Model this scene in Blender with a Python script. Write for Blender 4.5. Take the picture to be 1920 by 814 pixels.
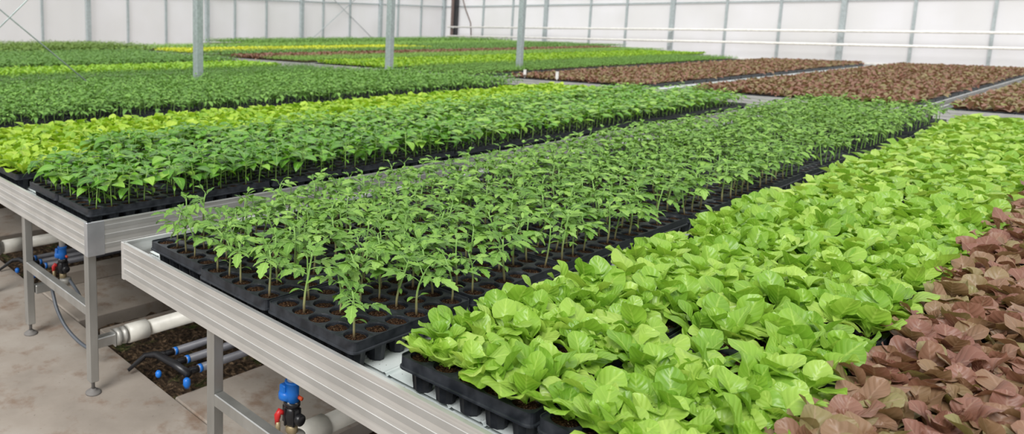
import bpy, math, random
import numpy as np
from mathutils import Matrix, Vector
R = random.Random(11)
PI = math.pi
SC = bpy.context.scene
COL = SC.collection
for o in list(bpy.data.objects): bpy.data.objects.remove(o)

# ------------------------------------------------------------------ camera
CF, CX, CY = 1337.05, 502.33, 228.47           # focal length and principal point, pixels of a 1920x814 frame
YAW, PITCH, ROLL = 0.90060, 0.13570, 0.0096
CPOS = np.array([-1.1821, -2.3644, 1.5928])
fw = np.array([math.cos(PITCH)*math.cos(YAW), math.cos(PITCH)*math.sin(YAW), -math.sin(PITCH)])
rt0 = np.array([math.sin(YAW), -math.cos(YAW), 0.0]); up0 = np.cross(rt0, fw)
rt = math.cos(ROLL)*rt0 + math.sin(ROLL)*up0; up = -math.sin(ROLL)*rt0 + math.cos(ROLL)*up0
cd = bpy.data.cameras.new('camera'); cam = bpy.data.objects.new('camera', cd); COL.objects.link(cam)
m = Matrix.Identity(4)
for i in range(3):
    m[i][0] = rt[i]; m[i][1] = up[i]; m[i][2] = -fw[i]; m[i][3] = CPOS[i]
cam.matrix_world = m
cd.sensor_width = 36; cd.lens = CF*36/1920
cd.shift_x = (960-CX)/1920; cd.shift_y = (CY-407)/1920
cd.clip_start = .05; cd.clip_end = 400
cd.dof.use_dof = True; cd.dof.focus_distance = 1.95; cd.dof.aperture_fstop = 4.5
SC.camera = cam
def pix(P):
    d = np.asarray(P)-CPOS; w = d@fw
    return CX+CF*(d@rt)/w, CY-CF*(d@up)/w, w

# ------------------------------------------------------------------ light
SC.view_settings.view_transform = 'Standard'; SC.view_settings.look = 'None'
SC.view_settings.gamma = 1; SC.view_settings.use_curve_mapping = False
SC.view_settings.exposure = 0.0
wd = bpy.data.worlds.new('overcast_sky'); SC.world = wd; wd.use_nodes = True
nt = wd.node_tree; nt.nodes.clear()
wo = nt.nodes.new('ShaderNodeOutputWorld'); bg = nt.nodes.new('ShaderNodeBackground')
tc = nt.nodes.new('ShaderNodeTexCoord'); sx = nt.nodes.new('ShaderNodeSeparateXYZ'); cr = nt.nodes.new('ShaderNodeValToRGB')
nt.links.new(tc.outputs['Generated'], sx.inputs[0]); nt.links.new(sx.outputs[2], cr.inputs[0])
nt.links.new(cr.outputs[0], bg.inputs[0]); nt.links.new(bg.outputs[0], wo.inputs[0])
e = cr.color_ramp.elements
e[0].position = 0.0; e[0].color = (.88, .89, .91, 1)
e[1].position = .9; e[1].color = (1, 1, 1, 1)
bg.inputs[1].default_value = 1.05
sd = bpy.data.lights.new('soft_sun', 'SUN'); sd.energy = 2.9; sd.angle = math.radians(26); sd.color = (1, .99, .965)
so = bpy.data.objects.new('soft_sun', sd); COL.objects.link(so)
so.rotation_euler = Vector((-.80, -.30, .85)).to_track_quat('Z', 'Y').to_euler()

# ------------------------------------------------------------------ helpers
def tag(o, label=None, cat=None, group=None, kind=None):
    if label: o['label'] = label
    if cat: o['category'] = cat
    if group: o['group'] = group
    if kind: o['kind'] = kind
    return o
def empty(name, loc=(0, 0, 0), rz=0, parent=None):
    o = bpy.data.objects.new(name, None); COL.objects.link(o); o.location = loc; o.rotation_euler = (0, 0, rz)
    o.empty_display_size = .02; o.parent = parent
    return o
class MB:
    def __init__(s): s.v = []; s.f = []; s.mi = []; s.uv = []; s.sm = []
    def add(s, V, F, mi=0, smooth=False, UV=None):
        b = len(s.v); s.v.extend([tuple(p) for p in V])
        s.uv.extend(UV if UV is not None else [(0, 0)]*len(V))
        for q in F: s.f.append(tuple(b+i for i in q)); s.mi.append(mi); s.sm.append(smooth)
        return s
    def box(s, x0, x1, y0, y1, z0, z1, mi=0, bev=0):
        if bev <= 0:
            V = [(x, y, z) for z in (z0, z1) for x, y in ((x0, y0), (x1, y0), (x1, y1), (x0, y1))]
            return s.add(V, [(3, 2, 1, 0), (4, 5, 6, 7), (0, 1, 5, 4), (1, 2, 6, 5), (2, 3, 7, 6), (3, 0, 4, 7)], mi)
        b = bev; V = []
        for z, d in ((z0, b), (z0+b, 0), (z1-b, 0), (z1, b)):
            for x, y in ((x0+b+d*0, y0+d), (x1-b, y0+d), (x1-d, y0+b), (x1-d, y1-b), (x1-b, y1-d), (x0+b, y1-d), (x0+d, y1-b), (x0+d, y0+b)):
                V.append((x, y, z))
        F = [tuple(reversed(range(8))), tuple(range(24, 32))]
        for k in range(3):
            for i in range(8): F.append((k*8+i, k*8+(i+1) % 8, k*8+8+(i+1) % 8, k*8+8+i))
        return s.add(V, F, mi)
    def tube(s, pts, rad, seg=8, mi=0, caps=True, smooth=True):
        pts = [np.array(p, float) for p in pts]; n = len(pts)
        if not hasattr(rad, '__len__'): rad = [rad]*n
        V = []; F = []
        t0 = pts[1]-pts[0]; a = np.cross(t0, (0, 0, 1.))
        if np.linalg.norm(a) < 1e-4*np.linalg.norm(t0)+1e-9: a = np.array((1., 0, 0))
        a /= np.linalg.norm(a)
        for i, p in enumerate(pts):
            t = pts[min(i+1, n-1)]-pts[max(i-1, 0)]; t = t/(np.linalg.norm(t)+1e-12)
            a = a-t*(a@t); a /= np.linalg.norm(a)+1e-12; b = np.cross(t, a)
            for k in range(seg):
                w = 2*PI*k/seg; V.append(p+rad[i]*(a*math.cos(w)+b*math.sin(w)))
        for i in range(n-1):
            for k in range(seg): F.append((i*seg+k, i*seg+(k+1) % seg, (i+1)*seg+(k+1) % seg, (i+1)*seg+k))
        if caps: F.append(tuple(reversed(range(seg)))); F.append(tuple((n-1)*seg+k for k in range(seg)))
        return s.add(V, F, mi, smooth)
    def lathe(s, prof, c, seg=20, axis='z', mi=0):
        V = []; F = []; n = len(prof)
        for r, h in prof:
            for k in range(seg):
                w = 2*PI*k/seg; a, b = r*math.cos(w), r*math.sin(w)
                V.append({'z': (c[0]+a, c[1]+b, c[2]+h), 'x': (c[0]+h, c[1]+a, c[2]+b), 'y': (c[0]+b, c[1]+h, c[2]+a)}[axis])
        for i in range(n-1):
            for k in range(seg): F.append((i*seg+k, i*seg+(k+1) % seg, (i+1)*seg+(k+1) % seg, (i+1)*seg+k))
        F.append(tuple(reversed(range(seg)))); F.append(tuple((n-1)*seg+k for k in range(seg)))
        return s.add(V, F, mi, True)
    def extr(s, prof, P0, P1, out, mi=0):
        """closed profile of (outward, z) pairs extruded from P0 to P1"""
        out = np.array(out, float); n = len(prof); V = []
        for P in (P0, P1):
            for d, z in prof: V.append(np.array(P, float)+out*d+np.array((0, 0, z)))
        F = [(i, (i+1) % n, n+(i+1) % n, n+i) for i in range(n)]+[tuple(range(n)), tuple(reversed(range(n, 2*n)))]
        return s.add(V, F, mi)
    def mesh(s, name, mats):
        me = bpy.data.meshes.new(name); me.from_pydata([tuple(map(float, p)) for p in s.v], [], s.f)
        for mt in mats if isinstance(mats, (list, tuple)) else [mats]: me.materials.append(mt)
        me.polygons.foreach_set('material_index', s.mi); me.polygons.foreach_set('use_smooth', s.sm)
        li = np.empty(len(me.loops), np.int32); me.loops.foreach_get('vertex_index', li)
        u = me.uv_layers.new(name='uv'); u.data.foreach_set('uv', np.array(s.uv, np.float32)[li].ravel())
        me.update(); return me
    def obj(s, name, mats, parent=None, loc=(0, 0, 0)):
        return link(name, s.mesh(name, mats), parent, loc)
def fixn(me):
    import bmesh
    b = bmesh.new(); b.from_mesh(me); bmesh.ops.recalc_face_normals(b, faces=b.faces); b.to_mesh(me); b.free(); return me
def link(name, me, parent=None, loc=(0, 0, 0), rz=0, sc=None):
    o = bpy.data.objects.new(name, me); COL.objects.link(o); o.parent = parent; o.location = loc
    if rz: o.rotation_euler = (0, 0, rz)
    if sc: o.scale = (sc, sc, sc)
    return o

# ------------------------------------------------------------------ materials
def mat(name, col=(.5, .5, .5), rough=.5, metal=0, spec=.5):
    mt = bpy.data.materials.new(name); mt.use_nodes = True; p = mt.node_tree.nodes['Principled BSDF']
    p.inputs['Base Color'].default_value = (*col, 1); p.inputs['Roughness'].default_value = rough
    p.inputs['Metallic'].default_value = metal; p.inputs['Specular IOR Level'].default_value = spec
    return mt, mt.node_tree, p
def noise(nt, scale, detail=4, coord='Object', vscale=None, rough=.5):
    tcn = nt.nodes.new('ShaderNodeTexCoord'); n = nt.nodes.new('ShaderNodeTexNoise')
    n.inputs['Scale'].default_value = scale; n.inputs['Detail'].default_value = detail; n.inputs['Roughness'].default_value = rough
    src = tcn.outputs[coord]
    if vscale:
        mp = nt.nodes.new('ShaderNodeMapping'); mp.inputs['Scale'].default_value = vscale; nt.links.new(src, mp.inputs[0]); src = mp.outputs[0]
    nt.links.new(src, n.inputs['Vector']); return n
def ramp(nt, src, stops):
    r = nt.nodes.new('ShaderNodeValToRGB'); nt.links.new(src, r.inputs[0]); el = r.color_ramp.elements
    while len(el) < len(stops): el.new(.5)
    for k, (p, c) in enumerate(stops): el[k].position = p; el[k].color = (*c, 1) if len(c) == 3 else c
    return r
def bump(nt, p, src, st, dist=.002):
    b = nt.nodes.new('ShaderNodeBump'); b.inputs['Strength'].default_value = st; b.inputs['Distance'].default_value = dist
    nt.links.new(src, b.inputs['Height']); nt.links.new(b.outputs[0], p.inputs['Normal']); return b
def mix(nt, a, b, fac, mode='MIX'):
    x = nt.nodes.new('ShaderNodeMix'); x.data_type = 'RGBA'; x.blend_type = mode
    for s_, v in ((x.inputs[6], a), (x.inputs[7], b), (x.inputs[0], fac)):
        if hasattr(v, 'is_linked') or hasattr(v, 'links'): nt.links.new(v, s_)
        else: s_.default_value = v
    return x.outputs[2]
M = {}
# extruded aluminium
mt, t_, p = mat('aluminium', (.62, .62, .60), .42, .75)
n1 = noise(t_, 6, 5); n2 = noise(t_, 90, 2, vscale=(.03, .03, 1))
r1 = ramp(t_, n1.outputs[0], [(.3, (.66, .66, .64)), (.7, (.80, .80, .785))])
t_.links.new(mix(t_, r1.outputs[0], (.52, .52, .51, 1), ramp(t_, n2.outputs[0], [(.45, (0, 0, 0)), (.75, (.5, .5, .5))]).outputs[0]), p.inputs['Base Color'])
M['alu'] = mt
mt, t_, p = mat('ribbed_aluminium', (.52, .52, .50), .5, .7); n1 = noise(t_, 6, 5)
t_.links.new(ramp(t_, n1.outputs[0], [(.3, (.46, .46, .445)), (.7, (.56, .56, .545))]).outputs[0], p.inputs['Base Color']); M['rib'] = mt
mt, t_, p = mat('bracket_aluminium', (.56, .58, .61), .4, .8); n1 = noise(t_, 9, 5)
t_.links.new(ramp(t_, n1.outputs[0], [(.3, (.46, .475, .50)), (.7, (.62, .64, .67))]).outputs[0], p.inputs['Base Color']); M['bracket'] = mt
mt, t_, p = mat('leg_steel', (.45, .45, .43), .42, .8); n1 = noise(t_, 10, 5, vscale=(1, 1, .3))
t_.links.new(ramp(t_, n1.outputs[0], [(.3, (.36, .36, .345)), (.7, (.54, .54, .52))]).outputs[0], p.inputs['Base Color']); M['leg'] = mt
mt, t_, p = mat('deck_plastic', (.6, .66, .66), .5); n1 = noise(t_, 7, 5); n2 = noise(t_, 160, 2)
c_ = ramp(t_, n1.outputs[0], [(.3, (.50, .56, .56)), (.7, (.70, .74, .73))]).outputs[0]
t_.links.new(mix(t_, c_, (.06, .035, .02, 1), ramp(t_, n2.outputs[0], [(.70, (0, 0, 0)), (.74, (1, 1, 1))]).outputs[0]), p.inputs['Base Color']); M['deck'] = mt
mt, t_, p = mat('black_tray_plastic', (.02, .021, .027), .38, spec=.32); n1 = noise(t_, 30, 5)
t_.links.new(ramp(t_, n1.outputs[0], [(.35, (.009, .011, .015)), (.75, (.034, .038, .046))]).outputs[0], p.inputs['Base Color'])
t_.links.new(ramp(t_, n1.outputs[0], [(.3, (.3, .3, .3)), (.7, (.55, .55, .55))]).outputs[0], p.inputs['Roughness']); M['tray'] = mt
mt, t_, p = mat('peat', (.03, .02, .012), 1, spec=.05); n1 = noise(t_, 220, 3); n2 = noise(t_, 420, 1)
c_ = ramp(t_, n1.outputs[0], [(.34, (.006, .003, .002)), (.52, (.028, .014, .008)), (.72, (.11, .06, .03))]).outputs[0]
t_.links.new(mix(t_, c_, (.42, .32, .2, 1), ramp(t_, n2.outputs[0], [(.70, (0, 0, 0)), (.74, (1, 1, 1))]).outputs[0]), p.inputs['Base Color'])
bump(t_, p, n1.outputs[0], 1, .004); M['peat'] = mt
mt, t_, p = mat('concrete', (.4, .35, .29), .85, spec=.3); n1 = noise(t_, 1.6, 8, rough=.6); n2 = noise(t_, 5, 8, rough=.65); n3 = noise(t_, 55, 3)
c_ = ramp(t_, n1.outputs[0], [(.32, (.215, .185, .155)), (.5, (.30, .26, .22)), (.68, (.37, .335, .295))]).outputs[0]
c_ = mix(t_, c_, (.17, .10, .06, 1), ramp(t_, n2.outputs[0], [(.52, (0, 0, 0)), (.66, (.7, .7, .7))]).outputs[0])
t_.links.new(mix(t_, c_, (.10, .08, .06, 1), ramp(t_, n3.outputs[0], [(.68, (0, 0, 0)), (.76, (.6, .6, .6))]).outputs[0]), p.inputs['Base Color'])
bump(t_, p, n2.outputs[0], .3, .004); M['concrete'] = mt
mt, t_, p = mat('trench_soil', (.05, .03, .02), .95, spec=.2); n1 = noise(t_, 45, 6); n2 = noise(t_, 30, 3); n3 = noise(t_, 9, 4)
c_ = ramp(t_, n1.outputs[0], [(.35, (.012, .008, .005)), (.55, (.06, .038, .022)), (.72, (.22, .15, .09))]).outputs[0]
t_.links.new(mix(t_, c_, (.045, .09, .012, 1), ramp(t_, n3.outputs[0], [(.58, (0, 0, 0)), (.7, (.5, .5, .5))]).outputs[0]), p.inputs['Base Color'])
bump(t_, p, n1.outputs[0], 1, .02); M['soil'] = mt
def simple(k, name, col, rough=.5, metal=0, var=.12, sc=12):
    mt, t_, p = mat(name, col, rough, metal); n = noise(t_, sc, 4)
    a = tuple(max(0, c*(1-var)) for c in col); b = tuple(min(1, c*(1+var)) for c in col)
    t_.links.new(ramp(t_, n.outputs[0], [(.35, a), (.65, b)]).outputs[0], p.inputs['Base Color']); M[k] = mt
simple('pvc', 'cream_pvc', (.62, .60, .54), .4)
simple('gpipe', 'grey_pvc', (.13, .13, .145), .45)
simple('blue', 'blue_plastic', (.01, .16, .60), .35)
simple('black', 'black_plastic', (.012, .012, .014), .35)
simple('red', 'red_plastic', (.5, .02, .02), .4)
simple('orange', 'orange_plastic', (.75, .10, .03), .4)
simple('brass', 'dull_brass', (.35, .28, .16), .5, .4)
simple('hose', 'grey_hose', (.075, .085, .10), .45)
simple('clamp', 'galvanised_clamp', (.38, .37, .34), .5, .5)
simple('galv', 'galvanised_post', (.40, .46, .46), .42, .55, .12, 30)
simple('galv_far', 'galvanised_frame', (.40, .45, .46), .5, .3)
simple('white', 'white_paint', (.75, .74, .70), .5)
simple('brown', 'brown_duct', (.14, .10, .09), .5)
mt, t_, p = mat('rubber_foot', (.16, .15, .14), .7); M['foot'] = mt
# polycarbonate
mt = bpy.data.materials.new('polycarbonate'); mt.use_nodes = True; t_ = mt.node_tree; t_.nodes.clear()
o_ = t_.nodes.new('ShaderNodeOutputMaterial'); ad = t_.nodes.new('ShaderNodeMixShader'); d1 = t_.nodes.new('ShaderNodeBsdfDiffuse'); d2 = t_.nodes.new('ShaderNodeBsdfTranslucent')
n1 = noise(t_, .35, 3); n2 = noise(t_, 1.2, 2, vscale=(1, 1, .02))
c_ = ramp(t_, n1.outputs[0], [(.35, (.90, .90, .90)), (.65, (.98, .98, 1))]).outputs[0]
c_ = mix(t_, c_, (.93, .93, .93, 1), ramp(t_, n2.outputs[0], [(.4, (0, 0, 0)), (.6, (.5, .5, .5))]).outputs[0])
t_.links.new(c_, d1.inputs[0]); t_.links.new(c_, d2.inputs[0]); ad.inputs[0].default_value = .65
t_.links.new(d1.outputs[0], ad.inputs[1]); t_.links.new(d2.outputs[0], ad.inputs[2]); t_.links.new(ad.outputs[0], o_.inputs[0]); M['poly'] = mt
def leafmat(key, name, dark, mid, light, trans, rough=.42, vein=.5, vcol=None, spec=.5):
    mt, t_, p = mat(name, mid, rough, spec=spec)
    g = t_.nodes.new('ShaderNodeNewGeometry'); oi = t_.nodes.new('ShaderNodeObjectInfo')
    ml = t_.nodes.new('ShaderNodeMath'); ml.operation = 'MULTIPLY_ADD'; ml.inputs[1].default_value = .65
    m2 = t_.nodes.new('ShaderNodeMath'); m2.operation = 'MULTIPLY'; m2.inputs[1].default_value = .35
    t_.links.new(oi.outputs['Random'], m2.inputs[0]); t_.links.new(g.outputs['Random Per Island'], ml.inputs[0]); t_.links.new(m2.outputs[0], ml.inputs[2])
    base = ramp(t_, ml.outputs[0], [(.05, dark), (.5, mid), (.95, light)]).outputs[0]
    uv = t_.nodes.new('ShaderNodeUVMap'); uv.uv_map = 'uv'; sp = t_.nodes.new('ShaderNodeSeparateXYZ'); t_.links.new(uv.outputs[0], sp.inputs[0])
    a = t_.nodes.new('ShaderNodeMath'); a.operation = 'SUBTRACT'; a.inputs[1].default_value = .5; t_.links.new(sp.outputs[0], a.inputs[0])
    ab = t_.nodes.new('ShaderNodeMath'); ab.operation = 'ABSOLUTE'; t_.links.new(a.outputs[0], ab.inputs[0])
    mid_r = ramp(t_, ab.outputs[0], [(.015, (vein,)*3), (.05, (0, 0, 0))]).outputs[0]
    s1 = t_.nodes.new('ShaderNodeMath'); s1.operation = 'MULTIPLY_ADD'; s1.inputs[1].default_value = -.55; t_.links.new(ab.outputs[0], s1.inputs[0]); t_.links.new(sp.outputs[1], s1.inputs[2])
    s2 = t_.nodes.new('ShaderNodeMath'); s2.operation = 'MULTIPLY'; s2.inputs[1].default_value = 42; t_.links.new(s1.outputs[0], s2.inputs[0])
    s3 = t_.nodes.new('ShaderNodeMath'); s3.operation = 'SINE'; t_.links.new(s2.outputs[0], s3.inputs[0])
    side = ramp(t_, s3.outputs[0], [(.80, (0, 0, 0)), (1, (vein*.4,)*3)]).outputs[0]
    vc = (*(vcol or tuple(min(1, c*1.5+.05) for c in light)), 1)
    c_ = mix(t_, base, vc, mid_r); c_ = mix(t_, c_, vc, side)
    t_.links.new(c_, p.inputs['Base Color']); bump(t_, p, s3.outputs[0], .25, .0015)
    tr = t_.nodes.new('ShaderNodeBsdfTranslucent'); t_.links.new(mix(t_, c_, (1, 1, .45, 1), .75, 'MULTIPLY'), tr.inputs[0])
    mx = t_.nodes.new('ShaderNodeMixShader'); mx.inputs[0].default_value = trans
    t_.links.new(p.outputs[0], mx.inputs[1]); t_.links.new(tr.outputs[0], mx.inputs[2])
    t_.links.new(mx.outputs[0], t_.nodes['Material Output'].inputs[0]); M[key] = mt
leafmat('tomleaf', 'tomato_leaf', (.07, .165, .03), (.15, .31, .045), (.30, .50, .10), .23, .42, .35, spec=.35)
leafmat('farleaf', 'bedding_leaf', (.08, .19, .035), (.14, .30, .055), (.23, .42, .085), .22, .5, .3, spec=.3)
leafmat('pepleaf', 'pepper_leaf', (.05, .17, .012), (.12, .33, .022), (.34, .57, .07), .26, .30, .35, spec=.5)
leafmat('letleaf', 'lettuce_leaf', (.12, .30, .025), (.27, .48, .05), (.50, .68, .14), .34, .36, .22)
leafmat('letleaf2', 'yellow_lettuce_leaf', (.15, .34, .015), (.33, .54, .03), (.58, .74, .10), .35, .42, .3)
leafmat('redleaf', 'bronze_lettuce_leaf', (.19, .075, .055), (.27, .13, .09), (.27, .26, .10), .25, .45, .35, vcol=(.45, .30, .22))
leafmat('mintleaf', 'young_green_leaf', (.13, .30, .045), (.21, .42, .06), (.30, .52, .08), .25, .5, .2)
mt, t_, p = mat('tomato_stem', (.25, .33, .12), .6); n1 = noise(t_, 14, 2, vscale=(.2, .2, 1))
g_ = t_.nodes.new('ShaderNodeTexCoord'); s_ = t_.nodes.new('ShaderNodeSeparateXYZ'); t_.links.new(g_.outputs['Object'], s_.inputs[0])
t_.links.new(ramp(t_, s_.outputs[2], [(0, (.22, .15, .09)), (.04, (.24, .26, .10)), (.08, (.20, .36, .08))]).outputs[0], p.inputs['Base Color']); M['tomstem'] = mt
simple('pepstem', 'green_stem', (.25, .42, .09), .5)

# ------------------------------------------------------------------ leaf geometry
def smooth01(a, b, x):
    t = min(1, max(0, (x-a)/(b-a))); return t*t*(3-2*t)
def leaf(mb, org, yaw, e0, droop, L, Wf, n=8, m=2, fold=.25, roll=0., ruf=(0, 0, 0), mi=0, twist=0., cup=0.):
    h = np.array((math.cos(yaw), math.sin(yaw), 0)); s0 = np.array((-math.sin(yaw), math.cos(yaw), 0)); z = np.array((0, 0, 1.))
    p = np.array(org, float); V = []; UV = []; F = []
    for i in range(n+1):
        t = i/n; a = e0-droop*t
        d = h*math.cos(a)+z*math.sin(a); nr = -h*math.sin(a)+z*math.cos(a)
        if i: p = p+d*(L/n)
        ro = roll+twist*t; s = s0*math.cos(ro)+nr*math.sin(ro); nn = nr*math.cos(ro)-s0*math.sin(ro)
        w = max(Wf(t), 1e-5)*L
        for j in range(-m, m+1):
            u = j/m; x = w*u
            r_ = ruf[0]*abs(u)**1.5*math.sin(ruf[1]*t+ruf[2]+(1.3 if u > 0 else 0))*min(1, w/(.2*L)) if ruf[0] else 0
            q = p+s*x*math.cos(fold)+nn*(abs(x)*math.sin(fold)+r_-cup*x*x/max(w, 1e-5))
            V.append(q); UV.append((u*.5+.5, t))
    k = 2*m+1
    for i in range(n):
        for j in range(k-1): F.append((i*k+j, i*k+j+1, (i+1)*k+j+1, (i+1)*k+j))
    mb.add(V, F, mi, True, UV); return p
def w_ovate(W, tip=1.5): return lambda t: W*(math.sin(PI*min(1, t**.72))**.85)*(1-.25*t) if 0 < t < 1 else 0
def w_jag(W, f, ph): return lambda t: W*(math.sin(PI*min(1, t**.8))**.8)*(1+.30*(2*((f*t+ph) % 1)-1)) if 0 < t < 1 else 0
def w_lettuce(W): return lambda t: W*(.13+.87*smooth01(.12, .62, t))*(math.sqrt(max(0, 1-((t-.62)/.385)**2)) if t > .62 else 1)
def w_oval(W): return lambda t: W*math.sin(PI*t)**.7 if 0 < t < 1 else 0

def tomato(seed, lod=0, bush=False):
    """returns stem mesh builder and foliage mesh builder"""
    r = random.Random(seed); st = MB(); fo = MB()
    H = r.uniform(.118, .155); lx, ly = r.uniform(-.025, .025), r.uniform(-.025, .025)
    def sp(t): return np.array((lx*t*t+.003*math.sin(4*t+seed), ly*t*t+.003*math.cos(5*t+seed), H*t))
    k = 6 if lod == 0 else 2
    st.tube([sp(i/k) for i in range(k+1)], [.0036-.0016*i/k for i in range(k+1)], 7 if lod == 0 else 3, caps=lod == 0)
    nl = r.choice((5, 6)) if lod < 2 else 4; y0 = r.uniform(0, 6.3)
    for c in range(2 if lod == 0 else 1):
        yw = y0+c*PI+r.uniform(-.3, .3); b = sp(.36)
        if lod == 0:
            e_ = b+np.array((math.cos(yw), math.sin(yw), .5))*.012; st.tube([b, e_], [.0009, .0007], 4); b = e_
        leaf(fo, b, yw, .35, r.uniform(.7, 1.3), r.uniform(.026, .036), w_oval(.17), 5 if lod == 0 else 2, 1, .2)
    for i in range(nl):
        t = (.40 if bush else .62)+(.60 if bush else .38)*i/(nl-1); yw = y0+i*2.4+r.uniform(-.3, .3); b = sp(t)
        young = i >= nl-2
        RL = (.018 if young else r.uniform(.046, .064)); e0 = 1.05 if young else r.uniform(.45, .85); dr = r.uniform(.9, 1.5)*(.5 if young else 1)
        # rachis
        pts = [b]; p = b.copy(); kk = 6
        for q in range(kk):
            a = e0-dr*.6*(q+.5)/kk; p = p+np.array((math.cos(yw)*math.cos(a), math.sin(yw)*math.cos(a), math.sin(a)))*RL/kk; pts.append(p.copy())
        if lod == 0: st.tube(pts, [.0013]*3+[.0009]*4, 5)
        aend = e0-dr*.6
        LL = (.030 if young else r.uniform(.046, .060))*(1.25 if bush else 1)
        n_, m_ = ((12, 2), (6, 1), (2, 1))[lod]
        jg = (lambda W: w_jag(W, 4.0, r.random())) if lod == 0 else (lambda W: w_ovate(W))
        leaf(fo, pts[-1], yw, aend, r.uniform(.2, 1.0), LL, jg(.27), n_, m_, .25, r.uniform(-.2, .2))
        if lod < 2:
            for (q, sc, an) in ((5, .8, .8), (3, .68, 1.1)) if lod == 0 else ((4, .8, .95),):
                for sg in (-1, 1):
                    if young and q == 3: continue
                    leaf(fo, pts[q], yw+sg*(an+r.uniform(-.15, .15)), aend+.2, r.uniform(.1, 1.0), LL*sc*r.uniform(.8, 1.05), jg(.25 if lod == 0 else .28), max(3, n_-3) if lod == 0 else 3, m_, .25, sg*-.25)
        else:
            for sg in (-1, 1): leaf(fo, pts[3], yw+sg, aend+.1, .9, LL*.8, w_ovate(.42), 2, 1, .2)
    return st, fo
def pepper(seed, lod=0):
    r = random.Random(seed); st = MB(); fo = MB()
    H = r.uniform(.115, .155); lx, ly = r.uniform(-.015, .015), r.uniform(-.015, .015)
    sp = lambda t: np.array((lx*t*t, ly*t*t, H*t))
    k = 5 if lod == 0 else 2
    st.tube([sp(i/k) for i in range(k+1)], [.0026-.0010*i/k for i in range(k+1)], 7 if lod == 0 else 3, caps=lod == 0)
    y0 = r.uniform(0, 6.3)
    for c in range(2 if lod == 0 else 1):
        yw = y0+c*PI; leaf(fo, sp(.33), yw, .25, r.uniform(.9, 1.6), r.uniform(.030, .038), w_oval(.19), 6 if lod == 0 else 2, 1, .15)
    nl = (7, 6, 5)[lod]
    for i in range(nl):
        t = .55+.45*i/(nl-1); yw = y0+.6+i*2.4+r.uniform(-.3, .3); b = sp(t); young = i >= nl-2
        PL = .010 if young else r.uniform(.018, .028); e0 = .95 if young else r.uniform(.3, .7)
        e_ = b+PL*np.array((math.cos(yw)*math.cos(e0), math.sin(yw)*math.cos(e0), math.sin(e0)))
        if lod == 0: st.tube([b, e_], [.0012, .0009], 5)
        n_, m_ = ((9, 2), (4, 1), (2, 1))[lod]
        leaf(fo, e_, yw, e0-.15, r.uniform(.5, 1.6), (.040 if young else r.uniform(.068, .092))*(1 if lod < 2 else 1.1), w_ovate(.34), n_, m_, .22, r.uniform(-.3, .3), cup=.15)
    return st, fo
def lettuce(seed, lod=0, size=1.0, red=False):
    r = random.Random(seed); fo = MB(); y0 = r.uniform(0, 6.3)
    nl = (9, 6, 4)[lod]; n_, m_ = ((11, 3), (5, 1), (3, 1))[lod]
    for i in range(nl):
        f_ = i/(nl-1)                       # 0 outer, 1 inner
        yw = y0+i*2.4+r.uniform(-.3, .3)
        L = size*(r.uniform(.082, .12) if f_ < .8 else r.uniform(.06, .085))
        e0 = .88+.62*f_+r.uniform(-.3, .12); dr = r.uniform(.1, 1.7)*(1.1-.55*f_)
        b = np.array((math.cos(yw), math.sin(yw), 0))*.003*(1-f_)+np.array((0, 0, .002))
        leaf(fo, b, yw, e0, dr, L, w_lettuce(r.uniform(.25, .37)), n_, m_, r.uniform(-.1, .5), r.uniform(-.25, .25),
             (.008*size, r.uniform(7, 12), r.uniform(0, 6)) if lod < 2 else (0, 0, 0), twist=r.uniform(-.5, .5))
    return None, fo

# ------------------------------------------------------------------ tray geometry
TL, TW = .480, .343; NU, NV = 6, 5; PU, PV = .0772, .0665; TZ = .815; DZ = .731
def cells():
    return [(TL/2+(a-(NU-1)/2)*PU, TW/2+(b-(NV-1)/2)*PV, a, b) for a in range(NU) for b in range(NV)]
def rr(x0, x1, y0, y1, r, k=4):
    out = []
    for cx, cy, a0 in ((x1-r, y0+r, -PI/2), (x1-r, y1-r, 0), (x0+r, y1-r, PI/2), (x0+r, y0+r, PI)):
        for i in range(k+1): a = a0+PI/2*i/k; out.append((cx+r*math.cos(a), cy+r*math.sin(a)))
    return out
def ring_loft(mb, loops, mi=0, smooth=False):
    n = len(loops[0]); V = [p for L in loops for p in L]; F = []
    for i in range(len(loops)-1):
        for k in range(n): F.append((i*n+k, i*n+(k+1) % n, (i+1)*n+(k+1) % n, (i+1)*n+k))
    mb.add(V, F, mi, smooth)
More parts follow.
